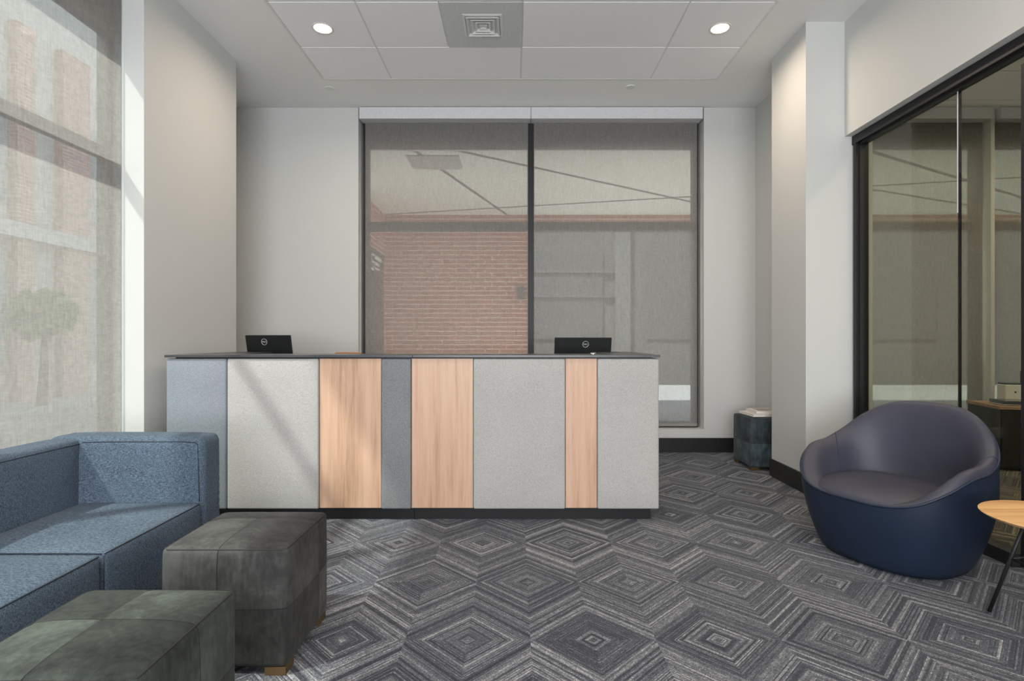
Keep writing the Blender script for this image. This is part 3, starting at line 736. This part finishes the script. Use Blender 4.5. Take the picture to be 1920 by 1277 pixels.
# ------------------------------------------------------------------ lounge chair
def lounge(loc, rz):
    root = tag(empty('lounge_chair', loc, rz), 'rounded navy leather lounge chair in front of the glass partition', 'armchair')
    A, B, ex = .435, .385, 2.5; N = 128
    keys = [(0, .362), (25, .365), (42, .392), (58, .455), (75, .522), (95, .545), (112, .60), (130, .70), (150, .772), (180, .79)]
    def hh(phi):
        d = abs(math.degrees(math.atan2(math.sin(phi), math.cos(phi))))
        for i in range(len(keys)-1):
            if keys[i][0] <= d <= keys[i+1][0]:
                x0, y0 = keys[i]; x1, y1 = keys[i+1]; h = x1-x0
                def sl(j):
                    if j <= 0 or j >= len(keys)-1: return 0
                    return (keys[j+1][1]-keys[j-1][1])/(keys[j+1][0]-keys[j-1][0])
                t = (d-x0)/h; m0, m1 = sl(i)*h, sl(i+1)*h
                return (2*t**3-3*t**2+1)*y0+(t**3-2*t**2+t)*m0+(-2*t**3+3*t**2)*y1+(t**3-t**2)*m1
        return keys[-1][1]
    def plan(phi, s=1.0):
        c, s_ = math.cos(phi), math.sin(phi)
        r = (abs(s_/A)**ex+abs(c/B)**ex)**(-1/ex)
        return Vector((s_*r*s, -c*r*s))
    def scale(z):
        t = max(0, min(1, z/.44)); s = .745+.255*math.sin(t*PI/2)**.9
        if z > .5: s -= .30*(z-.5)**1.5
        return s
    PH = [2*PI*i/N for i in range(N)]
    bm = bmesh.new(); rings = []
    for j in range(17):
        t = j/16; ring = []
        for p in PH:
            z = .012+(hh(p)-.012)*t; q = plan(p, scale(z)*(1-.06*(1-min(1, z/.03))**2 if z < .03 else 1)); ring.append(bm.verts.new((q.x, q.y, z)))
        rings.append(ring)
    for a, b in zip(rings, rings[1:]):
        for i in range(N): bm.faces.new((a[i], a[(i+1) % N], b[(i+1) % N], b[i]))
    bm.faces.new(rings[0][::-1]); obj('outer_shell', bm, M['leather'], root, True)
    bm = bmesh.new(); pts = []
    for p in PH:
        z = hh(p); q = plan(p, scale(z)+.004); pts.append((q.x, q.y, z))
    tube(bm, pts, .0062, 8, closed=True); obj('piping', bm, M['leather'], root, True)
    # inner upholstery
    seat = .345
    prof = [(1.0, 1.0, 0), (.992, 1.0, .55), (.975, 1.0, .95), (.95, 1.0, 1.15), (.915, .995, 1.15), (.875, .965, 1.0), (.835, .90, .8), (.80, .80, .6), (.77, .67, .4), (.745, .52, .25), (.72, .36, .12), (.695, .22, .05), (.665, .11, 0), (.62, .03, 0), (.55, 0, 0), (.3, 0, 0)]
    bm = bmesh.new(); rings = []
    def inner(p, k, g, b):
        h = hh(p); arm = max(0, min(1, (h-.365)/.12))
        z = seat+(h-seat)*g+.034*b*(.12+.88*arm)-.0*k
        q = plan(p, scale(h)*k)
        back = max(0, -math.cos(p))
        q.y += .02*back*(1-g)
        return Vector((q.x, q.y, z))
    for (k, g, b) in prof: rings.append([bm.verts.new(inner(p, k, g, b)) for p in PH])
    for a, b in zip(rings, rings[1:]):
        for i in range(N): bm.faces.new((a[i], a[(i+1) % N], b[(i+1) % N], b[i]))
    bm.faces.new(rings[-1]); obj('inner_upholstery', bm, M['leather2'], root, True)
    for sgn in (-1, 1):
        bm = bmesh.new(); tube(bm, [inner(sgn*math.radians(108-18*(1-kk[0])/.35), *kk)+Vector((0, 0, .0)) for kk in prof[:14]], .0022, 6); obj('seam', bm, M['leather'], root, True)
    # seat cushion
    bm = bmesh.new(); rings = []
    def cush(p, r, z):
        a, bf, bb = .335, .374, .275; c, s_ = math.cos(p), math.sin(p); b_ = bf if c > 0 else bb; e2 = 2.9
        rr = (abs(s_/a)**e2+abs(c/b_)**e2)**(-1/e2)
        return Vector((s_*rr*r, -c*rr*r, z))
    for (r, z) in ((.96, .33), (.995, .348), (1.0, .360), (.992, .370), (.965, .380), (.92, .390), (.8, .404), (.6, .416), (.35, .422), (.12, .424)):
        rings.append([bm.verts.new(cush(p, r, z)) for p in PH])
    for a, b in zip(rings, rings[1:]):
        for i in range(N): bm.faces.new((a[i], a[(i+1) % N], b[(i+1) % N], b[i]))
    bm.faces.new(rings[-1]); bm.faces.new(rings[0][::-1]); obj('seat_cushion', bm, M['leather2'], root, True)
    bm = bmesh.new(); disc(bm, 0, 0, 0, .014, .2); obj('base', bm, M['black'], root)
    return root
# front of the chair is local -Y; it faces (-.9, -.42) in the room
lounge((2.08, 3.02, 0), math.atan2(-.42, -.9)+PI/2)
# ------------------------------------------------------------------ side table
TX, TY, TZ, TR = 2.150, 2.165, .485, .245
tb = tag(empty('side_table', (TX, TY, 0)), 'round oak side table on thin black legs beside the lounge chair', 'table')
bm = bmesh.new(); lathe(bm, [(0, TZ-.016), (TR-.02, TZ-.016), (TR-.003, TZ-.006), (TR, TZ-.002), (TR-.002, TZ), (0, TZ)], 96); o = obj('table_top', bm, M['oak_top'], tb); smooth_angle(o, 30)
feet = [((2.076-TX), (2.396-TY)), ((2.35-TX), (2.50-TY)), (.0, -.26)]
tops = [(.015-.02, .12), (.10, .09), (0, -.13)]
legp = []
for (fx, fy), (tx, ty) in zip(feet, tops):
    bm = bmesh.new(); tube(bm, [(fx, fy, .002), (tx, ty, TZ-.018)], .0075, 12); obj('leg', bm, M['black'], tb, True); legp.append((Vector((fx, fy, 0)), Vector((tx, ty, TZ-.018))))
bm = bmesh.new(); q = [a.lerp(b, .55) for a, b in legp]
for a, b in ((0, 1), (1, 2), (2, 0)): tube(bm, [q[a], q[b]], .005, 8)
obj('stretcher', bm, M['black'], tb, True)
# ------------------------------------------------------------------ credenza and what stands on it, behind the glass
cr = tag(empty('credenza', (4.91, 5.12, 0), math.radians(-14)), 'low black credenza with a brown wood top behind the glass', 'cabinet')
bm = bmesh.new(); bx(bm, -.45, 1.2, -.26, .26, .02, .555, .002); obj('body', bm, M['darkbase'], cr)
bm = bmesh.new(); bx(bm, -.46, 1.21, -.27, .27, .556, .585, .002); obj('wood_top', bm, M['walnut'], cr)
for i in range(3):
    bm = bmesh.new(); bx(bm, -.44+i*.545, .095+i*.545, -.276, -.262, .04, .545, .002); d_ = obj('door', bm, M['darkbase'], cr)
    bm = bmesh.new(); bx(bm, .05+i*.545, .056+i*.545, -.292, -.277, .36, .50, .002); obj('handle', bm, M['black'], d_)
cm = Matrix.Translation(cr.location) @ Matrix.Rotation(math.radians(-14), 4, 'Z')
p = cm @ Vector((-.15, -.10, .586)); lp = tag(empty('laptop', p, math.radians(-14)), 'closed dark laptop with a silver edge on the credenza', 'laptop')
bm = bmesh.new(); bx(bm, -.25, .25, -.13, .11, 0, .016, .003); obj('base', bm, M['silver'], lp)
bm = bmesh.new(); bx(bm, -.25, .25, -.13, .11, .017, .044, .003); obj('lid', bm, M['winglass'], lp)
bm = bmesh.new(); bx(bm, -.05, .07, -.05, -.02, .0442, .046); obj('sticker', bm, M['yellow'], lp)
p = cm @ Vector((-.08, .185, .586)); pr = tag(empty('desk_printer', p, math.radians(-14)), 'small off white box machine behind the laptop on the credenza', 'printer')
bm = bmesh.new(); bx(bm, -.13, .13, -.07, .07, 0, .17, .008); obj('body', bm, M['plasticwhite'], pr)
bm = bmesh.new(); bx(bm, -.125, .125, -.065, .065, .171, .185, .004); bx(bm, .03, .06, -.02, .01, .185, .30, .004); obj('lid', bm, M['winglass'], pr)
bm = bmesh.new(); tube(bm, [(-.05, -.073, .10), (-.05, -.068, .10)], .008, 16); obj('button', bm, M['black'], pr)
# ------------------------------------------------------------------ outside
bm = bmesh.new(); bx(bm, -40, 40, 6.12, 50, -.3, -.05); bx(bm, -40, -2.97, -30, 6.12, -.3, -.05)
struct(obj('ground', bm, M['concrete']), 'pale pavement outside')
bm = bmesh.new(); bx(bm, -8.2, -5.2, -30, 50, -.049, -.045); obj_ = struct(obj('ground', bm, M['asphalt']), 'road outside the left window')
SZ = 3.334
bm = bmesh.new(); bx(bm, -2.3, 12, 6.12, 9.6, SZ, SZ+.25)
so = tag(obj('canopy', bm, M['soffit']), 'pale stucco canopy ceiling seen through the back shades', 'canopy')
def strip(bm, a, b, wd=.024, z=SZ):
    a, b = Vector((*a, z)), Vector((*b, z)); t = (b-a).normalized(); n = Vector((-t.y, t.x, 0))*wd
    vs = [a+n, a-n, b-n, b+n]
    lo = [bm.verts.new(v+Vector((0, 0, -.006))) for v in vs]; hi = [bm.verts.new(v+Vector((0, 0, .001))) for v in vs]
    bm.faces.new(lo); bm.faces.new(hi[::-1])
    for i in range(4): bm.faces.new((lo[i], hi[i], hi[(i+1) % 4], lo[(i+1) % 4]))
    bmesh.ops.recalc_face_normals(bm, faces=bm.faces)
bm = bmesh.new()
for a, b in (((-1.157, 6.13), (-.137, 9.38)), ((-.75, 6.13), (3.9, 9.3)), ((-2.2, 9.36), (7.0, 7.15)), ((4.0, 6.2), (9.5, 9.3)), ((3.2, 7.0), (8.6, 9.3))): strip(bm, a, b)
obj('control_joint', bm, M['soffit_joint'], so)
box('access_panel', -1.27, -.65, 6.36, 6.86, SZ-.012, SZ, M['access'], so)
# brick building behind
bw = tag(empty('brick_building', (-1, 9.4, -.05)), 'red brick facade seen through the left back shade', 'building')
def sub(name, boxes, mat, par):
    bm = bmesh.new()
    for b in boxes: bx(bm, *b)
    bm.transform(Matrix.Translation(-Vector(par.location))); return obj(name, bm, mat, par)
sub('brick_wall', [(-2.22, .27, 9.4, 9.7, -.05, SZ)], M['brick'], bw)
sub('brick_beam', [(.27, 12, 9.4, 9.7, 3.21, SZ)], M['brick'], bw)
sub('brick_wing', [(-2.6, -2.22, 7.9, 9.4, -.05, SZ)], M['brickY'], bw)
sub('brick_pier', [(5.5, 6.1, 9.4, 9.7, -.05, 3.21)], M['brick'], bw)
sg = sub('black_sign_panel', [(-2.219, -2.19, 8.0, 9.17, -.04, Z(470, 8.7))], M['signblack'], bw)
bm = bmesh.new(); yS = 8.62
# pale worn lettering on the sign: an emblem block and three text bars
def sgb(y0, y1, z0, z1): bx(bm, -2.19, -2.186, y0, y1, z0, z1)
zz = Z(490, 8.7)
for z in (0, .14, .28): sgb(8.36, 8.52, zz-.17+z*.8, zz-.14+z*.8)
sgb(8.36, 8.39, zz-.06, zz+.08); sgb(8.49, 8.52, zz-.16, zz-.04)
for i, (y1_, zt_, hh_) in enumerate(((9.0, .02, .06), (8.88, -.07, .05), (8.84, -.14, .03))):
    y_ = 8.58
    while y_ < y1_:
        sgb(y_, y_+.035, zz+zt_, zz+zt_+hh_); y_ += .043
bm.transform(Matrix.Translation(-Vector(bw.location))); obj('lettering', bm, M['signwhite'], bw)
wl = tag(empty('wall_lamp', (X(977, 9.3), 9.4, Z(550, 9.3))), 'dark box wall lamp on the brick behind the left shade', 'wall lamp')
bm = bmesh.new(); bx(bm, -.06, .06, -.10, 0, -.11, .11, .01); obj('housing', bm, M['signblack'], wl)
bm = bmesh.new(); bx(bm, -.04, .04, -.085, -.02, -.118, -.11); obj('lens', bm, M['plasticwhite'], wl)
# grey building across the court
gb = tag(empty('grey_building', (5, 15, -.05)), 'plain grey building beyond the canopy seen through the right shade', 'building')
sub('facade', [(.2, 16, 15, 17, -.05, 6)], M['greywall'], gb)
sub('pale_column', [(2.75, 3.15, 14.9, 14.99, .6, 4.6)], M['greyband'], gb)
for x0 in (.5, 3.6, 6.6, 9.6): sub('dark_window', [(x0, x0+1.9, 14.95, 14.99, 1.2, 3.6)], M['winglass2'], gb)
for z_ in (3.02, 2.35): sub('ledge', [(.3, 2.7, 14.9, 14.99, z_, z_+.03)], M['greyband'], gb)
# buildings across the street on the left
lb = tag(empty('street_building', (-10, 8, -.05)), 'brick and pale street building blurred behind the sunlit shade', 'building')
sub('facade', [(-14, -10, -6, 24, -.05, 9.5)], M['street'], lb)
for y0, w_ in ((2.5, .75), (7.2, .75), (10.8, .4), (11.9, .75), (16.5, .75)): sub('brick_pier', [(-10.0, -9.8, y0, y0+w_, -.05, 7.5)], M['brick_pale'], lb)
for y0 in (2.9, 5.9, 9.5, 12.6):
    for z0 in (.7, 3.9): sub('dark_window', [(-10.0, -9.95, y0, y0+1.2, z0, z0+2.2)], M['streetglass'], lb)
sub('cornice', [(-10.0, -9.7, -6, 22, 3.2, 3.5)], M['street'], lb)

def tree(x, y, h, r, label, seed):
    rnd = random.Random(seed); root = tag(empty('street_tree', (x, y, -.045)), label, 'tree', 'trees outside the left window')
    bm = bmesh.new(); tube(bm, [(0, 0, 0), (.04, .02, h*.3), (0, .05, h*.6)], [.09, .07, .04], 10); obj('trunk', bm, M['bark'], root, True)
    bm = bmesh.new()
    for i in range(900):
        d = Vector((rnd.gauss(0, 1), rnd.gauss(0, 1), rnd.gauss(0, 1))).normalized()*r*rnd.random()**.4; c = Vector((0, 0, h*.68))+Vector((d.x, d.y, d.z*.9))
        t = Vector((rnd.gauss(0, 1), rnd.gauss(0, 1), rnd.gauss(0, 1))).normalized(); u = t.orthogonal().normalized(); v = t.cross(u); s = .10
        vs = [bm.verts.new(c+a) for a in (u*s, v*s*.5, -u*s, -v*s*.5)]; bm.faces.new(vs)
    obj('foliage', bm, M['leaf'], root)
tree(-8.9, 10.3, 2.5, .55, 'small green tree outside the left window', 3)
tree(-8.6, 6.2, 2.8, .8, 'green tree farther left outside the left window', 4)
